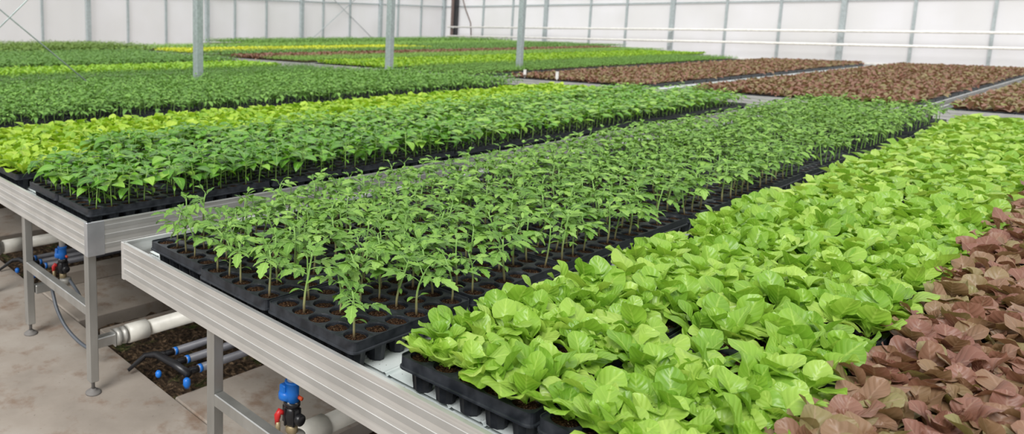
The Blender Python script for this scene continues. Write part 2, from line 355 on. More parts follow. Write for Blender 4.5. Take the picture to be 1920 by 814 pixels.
def tray_mesh(lod=0):
    mb = MB(); S = 20 if lod == 0 else 8; top = -.002
    for cx, cy, a, b in cells():
        sq = []; ci = []; c2 = []; c3 = []; c4 = []
        for k in range(S):
            w = 2*PI*(k+.5)/S; c, s = math.cos(w), math.sin(w); q = 1/max(abs(c), abs(s))
            sq.append((cx+c*q*PU/2, cy+s*q*PV/2, top)); RX, RY = .0345, .0300
            ci.append((cx+c*RX, cy+s*RY, top+.0008)); c2.append((cx+c*(RX-.0012), cy+s*(RY-.0012), top-.002))
            c3.append((cx+c*(RX-.004), cy+s*(RY-.004), -.020))
        ring_loft(mb, [sq, ci, c2, c3] if lod == 0 else [sq, ci, c3])
        edge = a in (0, NU-1) or b in (0, NV-1)
        if edge or lod == 0:
            so_ = []; 
            for z, rr_ in ((-.006, .0305), (-.035, .0285), (-.083, .0225)):
                so_.append([(cx+math.cos(2*PI*k/S)*rr_*(1-.07*(k % 2)), cy+math.sin(2*PI*k/S)*rr_*(1-.07*(k % 2)), z) for k in range(S)])
            ring_loft(mb, so_); mb.add(so_[-1], [tuple(reversed(range(S)))])
    g = .004
    lo = [rr(g, TL-g, g, TW-g, .012), rr(g-.001, TL-g+.001, g-.001, TW-g+.001, .013), rr(g-.003, TL-g+.003, g-.003, TW-g+.003, .015), rr(g-.003, TL-g+.003, g-.003, TW-g+.003, .016),
          rr(.0005, TL-.0005, .0005, TW-.0005, .017), rr(-.003, TL+.003, -.003, TW+.003, .02), rr(-.003, TL+.003, -.003, TW+.003, .02), rr(.001, TL-.001, .001, TW-.001, .017)]
    zs = [-.002, .002, .002, -.002, -.023, -.025, -.029, -.029]
    ins = rr(.009, TL-.009, .006, TW-.006, .004)
    ring_loft(mb, [[(x, y, -.002) for x, y in ins]]+[[(x, y, z) for x, y in L] for L, z in zip(lo, zs)])
    return fixn(mb.mesh('seedling_tray', M['tray']))
def soil_mesh(lod=0):
    mb = MB(); r = random.Random(3); S = 14 if lod == 0 else 6
    for cx, cy, a, b in cells():
        V = [(cx, cy, -.005+r.uniform(-.002, .003))]; F = []
        for q, rad in enumerate((.35, .68, 1.)):
            for k in range(S):
                w = 2*PI*k/S; V.append((cx+.0332*rad*math.cos(w), cy+.0287*rad*math.sin(w), (-.007 if q < 2 else -.011)+r.uniform(-.0022, .0022)))
        for k in range(S): F.append((0, 1+k, 1+(k+1) % S))
        for q in range(2):
            for k in range(S): F.append((1+q*S+k, 1+(q+1)*S+k, 1+(q+1)*S+(k+1) % S, 1+q*S+(k+1) % S))
        mb.add(V, F, 0, True)
    return fixn(mb.mesh('potting_soil', M['peat']))
TM = [tray_mesh(0), tray_mesh(1)]; SM = [soil_mesh(0), soil_mesh(1)]
ORD = 'first second third fourth fifth sixth seventh eighth ninth tenth eleventh twelfth thirteenth fourteenth fifteenth sixteenth seventeenth'.split()

# ------------------------------------------------------------------ setting: ground, walls
X1, X2 = 7.62, 8.95                      # the near block of benches ends, the far block begins
YW, XW = 25.0, 34.0                      # side wall, end wall
fl = MB(); T = .11
def slab(x0, x1, y0, y1, z=0.): fl.box(x0, x1, y0, y1, -.16, z, 0, .006)
slab(-6, .296, -9, YW)
trench = [(-1.45, -.49), (.137, 1.14), (1.75, 2.95), (3.75, 4.9), (5.7, 6.8), (7.7, 8.8)]
prev = -9
for a, b in trench:
    slab(.302, X1-.5, prev, a); prev = b
slab(.302, X1-.5, prev, YW); slab(X1-.497, XW, -9, YW)
fl.box(.45, X1-.5, 1.655, 1.75, 0.0, .085, 0, .004)     # raised kerb
fl.box(.36, X1-.5, .93, 1.00, -.14, -.015, 0, .004)     # narrow kerb in the trench
o = fl.obj('floor', M['concrete']); tag(o, kind='structure', label='stained beige concrete floor slabs around sunken soil trenches')
mb = MB(); r_ = random.Random(5)
nx, ny = 150, 26
for a, b in trench:
    V = [(.29+(X1-.8)*i/nx, a+(b-a)*j/ny, -.075+r_.uniform(-.014, .014)) for i in range(nx+1) for j in range(ny+1)]
    mb.add(V, [(i*(ny+1)+j, (i+1)*(ny+1)+j, (i+1)*(ny+1)+j+1, i*(ny+1)+j+1) for i in range(nx) for j in range(ny)], 0, True)
for k in range(1500):
    a, b = r_.choice(trench[:3]); x = r_.uniform(.32, 2.4); y = r_.uniform(a+.02, b-.02); s = r_.uniform(.003, .009)
    mb.add([(x-s, y, -.07), (x, y-s, -.068), (x+s, y, -.07), (x, y+s, -.071), (x, y, -.07+s)], [(0, 1, 4), (1, 2, 4), (2, 3, 4), (3, 0, 4)])
tag(mb.obj('trench_soil', M['soil']), 'dark damp soil and grit in the trenches under the benches', 'soil', kind='stuff')
mb = MB(); mb.box(-80, 160, -80, 160, -.4, -.2); tag(mb.obj('ground', M['concrete']), kind='structure')

def wall(name, along, fixed, a0, a1, H, thick, thin, out):
    w = MB(); sgn = out
    def bx(a, b, d0, d1, z0, z1):
        d0, d1 = sorted((fixed+sgn*d0, fixed+sgn*d1))
        w.box(*((a, b, d0, d1) if along == 'x' else (d0, d1, a, b)), z0, z1)
    bx(a0, a1, .02, .045, 0, H); root = w.obj(name, M['poly']); tag(root, kind='structure')
    for q in thick:
        w = MB(); bx(q-.09, q+.09, -.14, .015, 0, H); w.obj('wall_post', M['galv_far'], root)
    for q in thin:
        w = MB(); bx(q-.045, q+.045, -.06, .015, 0, H); w.obj('mullion', M['galv_far'], root)
    for z in (2.72, 4.4):
        w = MB(); bx(a0, a1, -.05, .012, z, z+.06); w.obj('girt', M['galv_far'], root)
    w = MB(); bx(a0, a1, -.03, .018, 0, .35); w.obj('plinth', M['white'], root)
    return root
wb = wall('wall_back', 'x', YW, -12, XW, 5.2, [5.45, 11.16, 16.89, 22.56, 28.3, 33.8], [7.3, 9.28, 12.95, 14.78, 18.47, 20.34, 24.06, 25.99, 29.79, 31.78], 1)
we = wall('wall_end', 'y', XW, -9, YW, 5.2, [18.4, 12.1, 5.8, -.5, -6.8], [22.3, 20.4, 16.0, 14.2, 9.9, 7.9, 3.7, 1.6, -2.6, -4.7], 1)
for z, lab in ((1.55, 'upper'), (1.03, 'lower')):
    w = MB(); w.tube([(XW-.5, 24.4, z), (XW-.5, -8.9, z)], .05, 10)
    for y in (24, 18, 12, 6, 0, -6): w.box(XW-.52, XW-.2, y-.03, y+.03, z-.075, z-.045)
    tag(w.obj('heating_pipe', M['white']), f'{lab} of two long white heating pipes along the end wall', 'pipe', 'white pipes on the end wall')
w = MB(); w.box(XW-.45, XW-.2, 24.05, 24.25, 0, 4.6, 0, .02); w.box(XW-.5, XW-.2, 23.85, 24.0, 0, 4.6, 1, .02)
tag(w.obj('drain_duct', [M['brown'], M['black']]), 'dark brown upright duct in the corner of the two walls', 'duct')
w = MB(); w.tube([(XW-.35, 23.6, 3.4), (XW-.35, 23.3, 2.6), (XW-.35, 22.9, 1.8), (XW-.35, 22.75, .3)], .035, 6)
tag(w.obj('drooping_cable', M['brown']), 'thin brown cable drooping beside the corner duct', 'cable')
for (xa, za, xb_, zb) in ((22.8, .6, 28.1, 4.2), (22.8, 4.2, 28.1, .6)):
    w = MB(); w.tube([(xa, YW-.1, za), (xb_, YW-.1, zb)], .02, 5)
    tag(w.obj('wall_brace', M['galv_far']), 'thin diagonal brace rod %s along the back wall' % ('rising' if za < zb else 'falling'), 'brace', 'brace rods on the back wall')

# interior posts and cross brace
PY = 5.42
for k, x in enumerate((.18, 3.83, 7.46, 11.15)):
    t = empty('steel_post', (x, PY, 0))
    w = MB(); w.box(-.05, .05, -.05, .05, .012, 4.5, 0, .006); w.obj('shaft', M['galv'], t)
    w = MB(); w.box(-.10, .10, -.10, .10, 0, .012, 0, .003); w.obj('base_plate', M['galv'], t)
    for i in (-1, 1):
        for j in (-1, 1):
            w = MB(); w.lathe([(.011, 0), (.011, .012), (.006, .016)], (i*.075, j*.075, .012), 6); w.obj('anchor_bolt', M['galv'], t)
    tag(t, ['square galvanised post where the crossed wires start, at the bed corner', 'square galvanised steel post, first along the benches from the crossed brace wires',
            'square galvanised steel post, second along the benches, by the bench ends', 'square galvanised steel post, third along the benches, among the far beds'][k], 'post', 'steel posts between the benches')
for a, b, lab in (((.23, PY-.06, 2.64), (2.95, PY-.06, .35), 'descending'), ((.23, PY-.06, .50), (3.77, PY-.06, 3.9), 'rising')):
    w = MB(); w.tube([a, b], .0075, 6)
    tag(w.obj('brace_wire', M['galv']), f'thin steel brace wire {lab} away from the bed corner post', 'wire', 'crossed wires between two posts')

# ------------------------------------------------------------------ benches
RT = .78; RB = .638; RH = RT-RB
def band(f): return RT-RH*f
RP = [(-.022, RB), (0, RB), (0, band(.83)), (.001, band(.825)), (.001, band(.705)), (0, band(.70)), (0, band(.56)), (.001, band(.555)), (.001, band(.425)), (0, band(.42)), (0, band(.29)), (.001, band(.285)), (.001, band(.155)), (0, band(.15)), (0, band(.05)), (.003, band(.04)), (.003, RT), (-.010, RT), (-.010, RT-.006), (-.006, RT-.008), (-.006, RB+.012), (-.022, RB+.012)]
RIB = (3, 7, 11)
def rail(mb, P0, P1, out):
    n = len(RP); b = len(mb.mi); mb.extr(RP, P0, P1, out)
    for k in RIB: mb.mi[b+k] = 1
def bench(label, x0, x1, y0, y1, legs, detail=True, legx=None, barz=(.35, .393), cap=.012):
    t = empty('growing_bench', (x0, y0, 0)); tag(t, label, 'bench', 'rolling growing benches')
    W = y1-y0; Lx = x1-x0
    w = MB(); rail(w, (0, cap, 0), (0, W-cap, 0), (-1, 0, 0)); fixn_o(w.obj('end_rail', [M['alu'], M['rib']], t))
    w = MB(); rail(w, (Lx, cap, 0), (Lx, W-cap, 0), (1, 0, 0)); fixn_o(w.obj('end_rail', [M['alu'], M['rib']], t))
    w = MB(); rail(w, (cap, 0, 0), (Lx-cap, 0, 0), (0, -1, 0)); fixn_o(w.obj('side_rail', [M['alu'], M['rib']], t))
    w = MB(); rail(w, (cap, W, 0), (Lx-cap, W, 0), (0, 1, 0)); fixn_o(w.obj('side_rail', [M['alu'], M['rib']], t))
    for cx, cy in ((0, 0), (0, W), (Lx, 0), (Lx, W)):
        w = MB(); sx_ = 1 if cx == 0 else -1; sy_ = 1 if cy == 0 else -1; e_ = .0035
        cu = .075 if cap > .02 else .02
        def bb(a, b, c, d):
            xa, xb_ = sorted((cx+sx_*a, cx+sx_*b)); ya, yb_ = sorted((cy+sy_*c, cy+sy_*d)); w.box(xa, xb_, ya, yb_, RB-.002, RT+.001, 0, .0015)
        bb(-e_, cu, -e_, .002); bb(-e_, .002, .0005, cap+.004)
        w.obj('corner_bracket', M['bracket'] if cap > .02 else M['alu'], t)
    # deck of ridged strips along the bench
    prof = []; y = .03
    while y < W-.03:
        e2 = min(y+.092, W-.028); prof += [(y, DZ-.006), (y+.003, DZ), (y+.007, DZ+.0015), (y+.012, DZ-.0005), (e2-.012, DZ-.0005), (e2-.006, DZ+.001), (e2-.001, DZ-.005)]; y = e2+.0025
    n = len(prof); d = MB(); V = [(xx, a, b) for xx in (.098, Lx-.098) for a, b in prof]
    d.add(V, [(i, i+1, n+i+1, n+i) for i in range(n-1)])
    V = [(xx, a, b-.012) for xx in (.098, Lx-.098) for a, b in prof]; d.add(V, [(n+i, n+i+1, i+1, i) for i in range(n-1)])
    for xe in (.098, Lx-.098): d.box(xe-.001, xe+.001, .03, W-.03, DZ-.02, DZ-.008)
    d.obj('deck', M['deck'], t)
    if detail:
        xs = legx or [.04+i*1.83 for i in range(int(Lx/1.83)+1)]
        for lx in xs:
            for ly in legs:
                w = MB(); w.box(lx-.02, lx+.02, ly-.02, ly+.02, .055, RB+.03, 0, .003)
                lg = w.obj('leg', M['leg'], t)
                w = MB(); w.lathe([(.008, .02), (.008, .075), (.008, .076)], (lx, ly, 0), 10); w.lathe([(.034, 0), (.034, .005), (.026, .011), (.013, .016), (.013, .021)], (lx, ly, 0), 20)
                w.obj('foot', M['foot'], lg)
            for a, b in zip(legs[::2], legs[1::2]):
                w = MB(); w.box(lx-.019, lx+.019, a+.0205, b-.0205, barz[0], barz[1], 0, .003); w.obj('crossbar', M['leg'], t)
            w = MB(); w.box(lx-.018, lx+.018, .03, W-.03, RB+.005, RB+.04, 0, .002); w.obj('cross_beam', M['leg'], t)
    return t
def fixn_o(o): fixn(o.data); return o
bench('aluminium bench holding tomato and lettuce trays, its corner in front of the pepper bench', 0, X1, -2.40, 0, [.35, .75, 1.10, 1.84], legx=[.04, 1.9, 3.7, 5.5, 7.4], barz=(.375, .418))
bench('aluminium bench holding pepper and yellow-green lettuce trays, with broad corner bracket', 0, X1, .31, 2.78, [.07, .82, 1.5, 2.3], legx=[.04, 1.9, 3.7, 5.5, 7.4], cap=.022)
bench('bench of dark green tomato seedlings behind the yellow-green lettuce', 0, X1, 2.88, 5.32, [.1, .85, 1.5, 2.3])
BT = .5
FB = [  # label, x0,x1,y0,y1
 ('bench of dark green seedlings behind the first three steel posts', 0, X1, 5.52, 7.95),
 ('bench with the bright green strip behind the dark green seedlings', 0, X1, 8.12, 9.5),
 ('bench of darker green seedlings behind the bright green strip', 0, X1, 9.55, 14.4),
 ('bench holding the mossy green strip nearest the side wall', 0, 8.6, 14.8, 19.0),
 ('bench of bronze lettuce across the cross aisle from the lettuce', X2, 21, 1.85, 4.32),
 ('bench beyond the cross aisle between bronze lettuce and yellow-green lettuce', X2, 21, 4.42, 6.66),
 ('bench of yellow-green lettuce beyond the cross aisle', X2, 24, 6.78, 9.05),
 ('bench with light green seedlings at its corner and brown ones behind', X2, 27, 9.2, 12.12),
 ('bench of green seedlings behind the thin brown strip', X2, 30, 12.14, 13.9),
 ('bench with the thin yellow strip beyond the cross aisle', 9.3, 31, 14.45, 19.0),
 ('farthest bench beyond the cross aisle, below the brace rods', 15.5, 32.5, 19.2, 23.4),
 ('bench beyond the cross aisle facing the end of the pepper bench', X2, 21, -.75, 1.7),
 ('bench beyond the cross aisle facing the end of the tomato bench', X2, 21, -3.3, -.87)]
for lab, a, b, c, d in FB: bench(lab, a, b, c, d, [.15, .9, (d-c)-.9, (d-c)-.15], legx=[.06, (b-a)/2, b-a-.06])

# ------------------------------------------------------------------ plumbing
def th(name, label, cat, group=None): return tag(empty(name), label, cat, group)
# white pipe under the pepper bench
t = th('irrigation_pipe', 'cream pipe with wide coupling clamped behind the pepper bench corner leg', 'pipe', 'cream water pipes under the benches')
w = MB(); w.lathe([(.034, 0), (.034, 7.0)], (.33, .40, .215), 20, 'x'); w.obj('pipe', M['pvc'], t)
w = MB(); w.lathe([(.036, 0), (.0425, .002), (.0425, .098), (.036, .1)], (.215, .40, .215), 24, 'x'); w.obj('coupling', M['pvc'], t)
w = MB(); w.lathe([(.03, 0), (.041, .004), (.041, .02), (.034, .024), (.034, .034), (.041, .038), (.041, .05)], (.155, .40, .215), 8, 'x'); w.obj('clamp', M['clamp'], t)
w = MB(); w.box(.065, .155, .385, .425, .19, .235, 0, .003); w.box(.148, .152, .378, .432, .18, .245); w.obj('support_bar', M['leg'], t)
for j, (y, z, x0, lab) in enumerate(((2.03, .2, .20, 'cream pipe with coupling under the yellow-green lettuce half of the bench'), (-.615, .16, .36, 'cream pipe behind the valve under the tomato bench'))):
    t = th('irrigation_pipe', lab, 'pipe', 'cream water pipes under the benches')
    w = MB(); w.lathe([(.034, 0), (.034, 6.8)], (x0+.1, y, z), 20, 'x'); w.obj('pipe', M['pvc'], t)
    w = MB(); w.lathe([(.036, 0), (.0425, .002), (.0425, .118), (.036, .12)], (x0, y, z), 24, 'x'); w.obj('coupling', M['pvc'], t)
    if j == 0:
        w = MB(); w.lathe([(.03, 0), (.045, .004), (.045, .05), (.036, .055), (.036, .07)], (x0-.07, y, z), 10, 'x'); w.obj('clamp', M['clamp'], t)
t = th('support_arm', 'short square steel arm jutting from the second leg of the pepper bench', 'bracket')
w = MB(); w.box(.065, .17, 1.10, 1.14, .215, .26, 0, .003); w.box(.166, .17, 1.09, 1.15, .205, .27); w.obj('arm', M['leg'], t)
# grey pipes in threes
for (ys, x0, z, lab) in (((.375, .27, .165), .42, .075, 'behind the pepper bench corner leg'), ((1.93, 2.02, 2.11), .40, .06, 'in the second trench, below the lettuce trays')):
    for k, y in enumerate(ys):
        t = th('heating_tube', ('thin grey tube, %s of three ' % ('first', 'second', 'third')[k])+lab, 'pipe', 'grey tubes '+lab)
        w = MB(); w.lathe([(.018, .02), (.018, 6.6)], (x0, y, z), 14, 'x'); w.obj('tube', M['gpipe'], t)
        w = MB(); w.lathe([(.0186, .022), (.0186, .038)], (x0, y, z), 14, 'x'); w.obj('end_band', M['blue'], t)
        w = MB(); w.lathe([(.013, -.03), (.015, -.02), (.015, .022)], (x0, y, z), 12, 'x'); w.obj('end_fitting', M['black'], t)
    t = th('pipe_manifold', 'black curved manifold with blue tap joining three grey tubes '+lab.split(',')[0], 'manifold')
    y0, y1 = min(ys), max(ys)
    w = MB(); w.tube([(x0-.04, y0-.02, z), (x0-.055, (y0+y1)/2-.02, z+.012), (x0-.07, y1, z+.012), (x0-.105, y1+.045, z), (x0-.19, y1+.05, z-.05)], [.019, .018, .017, .012, .008], 12)
    for y in ys: w.tube([(x0-.05, y, z+.004), (x0-.02, y, z)], .014, 10)
    w.obj('body', M['black'], t)
    w = MB(); w.lathe([(.008, 0), (.016, -.008), (.017, -.03), (.010, -.045)], (x0-.06, y0-.035, z-.005), 12); w.obj('tap', M['blue'], t)
    w = MB(); w.lathe([(.008, 0), (.014, -.008), (.014, -.022), (.008, -.03)], (x0-.12, (y0+y1)/2, z-.01), 12); w.obj('tap', M['blue'], t)
# drain valves
def valve(x, y, zt, label):
    t = tag(empty('drain_valve', (x, y, zt)), label, 'valve', 'drain valves below the benches')
    w = MB(); w.lathe([(.0165, .0), (.0165, .32)], (0, 0, 0), 18); w.obj('drain_pipe', M['pvc'], t)
    w = MB(); w.lathe([(.022, -.062), (.0225, -.03), (.0225, .0), (.0245, .001), (.0245, .006), (.021, .007)], (0, 0, 0), 22)
    w.lathe([(.010, -.030), (.024, -.026), (.024, -.008), (.017, .0)], (-.012, .016, -.028), 16)
    w.box(-.03, -.004, .004, .03, -.058, -.006, 0, .004); w.obj('valve_body', M['blue'], t)
    w = MB(); w.lathe([(.0065, -.012), (.0065, .004), (.004, .006)], (.012, -.022, -.045), 12, 'y'); w.obj('plug', M['orange'], t)
    w = MB(); w.lathe([(.024, -.078), (.027, -.075), (.027, -.062), (.022, -.06)], (0, 0, 0), 8)
    w.lathe([(.018, -.14), (.026, -.13), (.030, -.105), (.026, -.085), (.021, -.077)], (0, 0, 0), 18)
    w.lathe([(.014, 0), (.019, .004), (.019, .03), (.012, .034)], (.004, -.045, -.112), 16, 'y')
    for k in range(6):
        a = k*PI/3; w.box(.027*math.cos(a)-.003, .027*math.cos(a)+.003, .027*math.sin(a)-.003, .027*math.sin(a)+.003, -.135, -.08)
    w.obj('lower_body', M['black'], t)
    w = MB(); w.tube([(-.022, -.004, -.062+.001), (.002, -.024, -.063)], .004, 6); w.obj('clip', M['clamp'], t)
    w = MB(); w.tube([(-.022, .012, -.10), (-.036, .018, -.093), (-.042, .02, -.105), (-.044, .021, -.135)], [.007, .011, .011, .006], 10); h = w.obj('handle', M['red'], t)
    w = MB(); w.lathe([(.012, -.17), (.02, -.165), (.02, -.145), (.015, -.14)], (0, 0, 0), 8); w.lathe([(.008, -.02), (.008, .02)], (-.042, .018, -.145), 8); w.obj('nut', M['brass'], t)
    w = MB(); w.lathe([(.026, -.20), (.031, -.195), (.031, -.17), (.024, -.165)], (.008, -.012, 0), 18); w.obj('collar', M['clamp'], t)
    return t
valve(.20, -.757, .474, 'blue and black drain valve with red lever under the tomato bench')
valve(.245, 1.19, .405, 'blue and black drain valve with red lever behind the pepper bench crossbar')
w = MB(); P = [(.075, .93, .345), (.078, .91, .28), (.075, .85, .21), (.09, .78, .14), (.115, .68, .095), (.14, .60, .085), (.165, .62, .10), (.20, .78, .16), (.23, .95, .22), (.245, 1.10, .25)]
def smoothpath(P, k=6):
    P = [np.array(p, float) for p in P]; P = [2*P[0]-P[1]]+P+[2*P[-1]-P[-2]]; out = []
    for i in range(1, len(P)-2):
        for q in range(k):
            t = q/k; a, b, c, d = P[i-1:i+3]
            out.append(.5*((2*b)+(-a+c)*t+(2*a-5*b+4*c-d)*t*t+(-a+3*b-3*c+d)*t**3))
    return out+[P[-2]]
w.tube(smoothpath(P), .0085, 10)
tag(w.obj('rubber_hose', M['hose']), 'grey hose looping down from the crossbar beside the pepper bench corner leg', 'hose')

# ------------------------------------------------------------------ plant templates
def both(gen, seed, lod, leafm, stemm, **k):
    st, fo = gen(seed, lod, **k); return st, fo
TOM = []; PEP = []; LET = []; RED = []
for s in range(9):
    st, fo = tomato(100+s); TOM.append((st.mesh('stem', M['tomstem']), fo.mesh('foliage', M['tomleaf'])))
    st, fo = pepper(200+s); PEP.append((st.mesh('stem', M['pepstem']), fo.mesh('foliage', M['pepleaf'])))
for s in range(10):
    _, fo = lettuce(300+s, 0, .93); LET.append(fo.mesh('lettuce_seedling', M['letleaf']))
    _, fo = lettuce(400+s, 0, .85); RED.append(fo.mesh('red_lettuce_seedling', M['redleaf']))
_letB = [m_.copy() for m_ in LET]
for m_ in _letB: m_.materials[0] = M['letleaf2']

def arrays(st, fo):
    V = []; F = []; MI = []; UV = []
    for k, mb in enumerate((fo, st)):
        if mb is None: continue
        b = len(V); V += [tuple(p) for p in mb.v]; UV += mb.uv
        for q in mb.f:
            if len(q) == 4: F.append([b+i for i in q]); MI.append(k)
            else:
                F.append([b+q[0], b+q[1], b+q[2], b+q[-1]] if len(q) > 3 else [b+q[0], b+q[1], b+q[2], b+q[2]]); MI.append(k)
    keep = [i for i, q in enumerate(F) if len(set(q)) == 4]
    return np.array(V, np.float32), np.array([F[i] for i in keep], np.int32), np.array([MI[i] for i in keep], np.int32), np.array(UV, np.float32)
def scatter(name, temps, pts, mats, scale=(.85, 1.15), seed=1):
    """many small plants merged into one mesh. pts: (n,3)"""
    rg = np.random.default_rng(seed); VV = []; FF = []; MM = []; UU = []; off = 0
    pts = np.asarray(pts, np.float32); which = rg.integers(0, len(temps), len(pts))
    for k, (V, F, MI, UV) in enumerate(temps):
        P = pts[which == k]; n = len(P)
        if n == 0: continue
        a = rg.uniform(0, 2*PI, n); s = rg.uniform(*scale, n); c_, s_ = np.cos(a)*s, np.sin(a)*s
        x = V[None, :, 0]*c_[:, None]-V[None, :, 1]*s_[:, None]+P[:, 0:1]; y = V[None, :, 0]*s_[:, None]+V[None, :, 1]*c_[:, None]+P[:, 1:2]
        z = V[None, :, 2]*s[:, None]+P[:, 2:3]
        VV.append(np.stack([x, y, z], -1).reshape(-1, 3))
        FF.append((F[None]+(np.arange(n)*len(V))[:, None, None]+off).reshape(-1, 4)); off += n*len(V)
        MM.append(np.tile(MI, n)); UU.append(np.tile(UV, (n, 1)))
    V = np.concatenate(VV); F = np.concatenate(FF); MI = np.concatenate(MM); U = np.concatenate(UU)
    me = bpy.data.meshes.new(name); me.vertices.add(len(V)); me.vertices.foreach_set('co', V.astype(np.float32).ravel())
    me.loops.add(F.size); me.loops.foreach_set('vertex_index', F.ravel().astype(np.int32))
    me.polygons.add(len(F)); me.polygons.foreach_set('loop_start', np.arange(0, F.size, 4, dtype=np.int32)); me.polygons.foreach_set('loop_total', np.full(len(F), 4, np.int32))
    for mt in mats: me.materials.append(mt)
    me.polygons.foreach_set('material_index', MI.astype(np.int32)); me.polygons.foreach_set('use_smooth', np.ones(len(F), bool))
    me.update(calc_edges=True)
    u = me.uv_layers.new(name='uv'); u.data.foreach_set('uv', U[F.ravel()].astype(np.float32).ravel())
    return link(name, me)
LODT = {l: [arrays(*tomato(500+s, l)) for s in range(6)] for l in (1, 2)}
LODB = {l: [arrays(*tomato(550+s, l, True)) for s in range(6)] for l in (1, 2)}
LODP = {l: [arrays(*pepper(600+s, l)) for s in range(6)] for l in (1, 2)}
LODL = {l: [arrays(*lettuce(700+s, l, .95)) for s in range(6)] for l in (1, 2)}

# ------------------------------------------------------------------ trays and plants on the two near benches
YA = [(-.155-TW, 'tomato', 'beside the gap between benches', .68), (-.503-TW, 'tomato', 'in the middle of the tomatoes', .66), (-.850-TW, 'tomato', 'beside the lettuce', .62),
      (-1.300-TW, 'lettuce', 'beside the tomatoes', .90), (-1.652-TW, 'lettuce', 'beside the bronze lettuce', .90), (-2.004-TW, 'red', 'along the open aisle', .95)]
YB = [(.365, 'pepper', 'along the gap edge', .84), (.715, 'pepper', 'in the middle of the peppers', .88)]+[(1.245+.35*k, 'yellow', ('beside the peppers', 'behind the first lettuce line', 'behind the second lettuce line', 'by the far rail')[k], .97) for k in range(4)]
PLANTS = {'tomato': [], 'pepper': [], 'lettuce': [], 'yellow': [], 'red': []}
CROP = {'tomato': 'tomato', 'pepper': 'pepper', 'lettuce': 'lettuce', 'yellow': 'yellow-green lettuce', 'red': 'bronze lettuce'}
SH = {'beside the gap between benches': 'line beside gap', 'in the middle of the tomatoes': 'middle tomato line', 'in the middle of the peppers': 'middle pepper line', 'behind the middle line': 'line beside lettuce', 'beside the lettuce': 'line beside lettuce', 'beside the tomatoes': 'line beside tomatoes',
      'beside the bronze lettuce': 'line beside bronze lettuce', 'along the open aisle': 'line along aisle', 'along the gap edge': 'line along gap', 'beside the peppers': 'line beside peppers',
      'behind the first lettuce line': 'second lettuce line', 'behind the second lettuce line': 'third lettuce line', 'by the far rail': 'far rail line'}
rj = random.Random(8); NT = 15
def put_tray(x, y, z, rz, lod, label, group):
    t = link('seedling_tray', TM[lod], None, (x, y, z), rz); tag(t, label, 'tray', group)
    link('potting_soil', SM[lod], t); return t
for bi, rows in ((0, YA), (1, YB)):
    for j, (y, crop, where, fill) in enumerate(rows):
        for i in range(NT):
            if bi == 1 and j == 2: crop, where, fill = ('yellow', 'beside the peppers', .97) if i == 0 else ('pepper', 'behind the middle line', .88)
            elif bi == 1 and j == 3: where = 'behind the first lettuce line' if i == 0 else 'beside the peppers'
            xs = (.034 if crop not in ('lettuce', 'red') else .08)+i*.494+rj.uniform(-.003, .003)
            if bi == 0 and crop == 'tomato': xs += (.0, -.018, -.014)[j]
            if xs+TL > X1-.03: continue
            yy = y+rj.uniform(-.003, .003); rz = rj.uniform(-.006, .006)
            if crop == 'lettuce' and i == 0 and 'tomatoes' in where: rz = .03; xs -= .006
            w_, v_, d_ = pix((xs+TL/2, yy+TW/2, TZ))
            put_tray(xs, yy, TZ, rz, 0 if d_ < 4.5 else 1,
                     f'black tray of {CROP[crop]} seedlings, {ORD[i]} from bench end, {SH[where]}', f'trays on the {"tomato" if bi == 0 else "pepper"} bench')
            for cx, cy, a, b in cells():
                if rj.random() > fill: continue
                px_ = (xs+cx*math.cos(rz)-cy*math.sin(rz)+rj.uniform(-.004, .004), yy+cx*math.sin(rz)+cy*math.cos(rz)+rj.uniform(-.004, .004), TZ-.008)
                u_, v_, d_ = pix((px_[0], px_[1], TZ+.05))
                vis = -60 < u_ < 1980 and -30 < v_ < 880 and d_ > .3
                PLANTS[crop].append((d_ if vis else 1e3+d_, px_, i, j, a, b, where, bi))
lk = PLANTS['lettuce']+[(*q,) for q in PLANTS['yellow']]
def take(lst, n): s = sorted(lst, key=lambda q: q[0]); return [q for q in s[:n] if q[0] < 1e3], [q for q in s[n:]]+[q for q in s[:n] if q[0] >= 1e3]
def plab(kind, q):
    d_, p_, i, j, a, b, where, bi = q
    return f'{kind}, {ORD[NV-1-b]} row, {ORD[a]} cell, {ORD[i]} tray from end, {where}'
def place(kind, parts, q, name, rs, group):
    d_, p_, i, j, a, b, where, bi = q; q = (*q[:6], SH[where], bi)
    s = rs.uniform(.86, 1.14); rz = rs.uniform(0, 2*PI)
    if isinstance(parts, tuple):
        t = empty(name, p_, rz); t.scale = (s, s, s)
        link('stem', parts[0], t); link('foliage', parts[1], t)
    else: t = link(name, parts, None, p_, rz, s)
    tx, ty = rs.uniform(-.06, .06), rs.uniform(-.06, .06); t.rotation_euler = (tx, ty, rz)
    tag(t, plab(kind, q), 'seedling', group)
rs = random.Random(21)
near, rest_t = take(PLANTS['tomato'], 300)
for q in near: place('tomato seedling', rs.choice(TOM), q, 'tomato_seedling', rs, 'tomato seedlings in trays on the front bench')
near, rest_p = take(PLANTS['pepper'], 300)
for q in near: place('pepper seedling', rs.choice(PEP), q, 'pepper_seedling', rs, 'pepper seedlings in trays on the second bench')
allt = [(q[0], ('L', q)) for q in PLANTS['lettuce']]+[(q[0], ('Y', q)) for q in PLANTS['yellow']]
allt.sort(key=lambda z_: z_[0]); near = [z_[1] for z_ in allt[:300]]; rest = [z_[1] for z_ in allt[300:]]
for k, q in near:
    place('green lettuce' if k == 'L' else 'yellow lettuce', rs.choice(LET if k == 'L' else _letB), q, 'lettuce_seedling', rs, 'lettuce seedlings in trays on the '+('front bench' if k == 'L' else 'pepper bench'))
rest_l = [q for k, q in rest if k == 'L']; rest_y = [q for k, q in rest if k == 'Y']
near, rest_r = take(PLANTS['red'], 300)
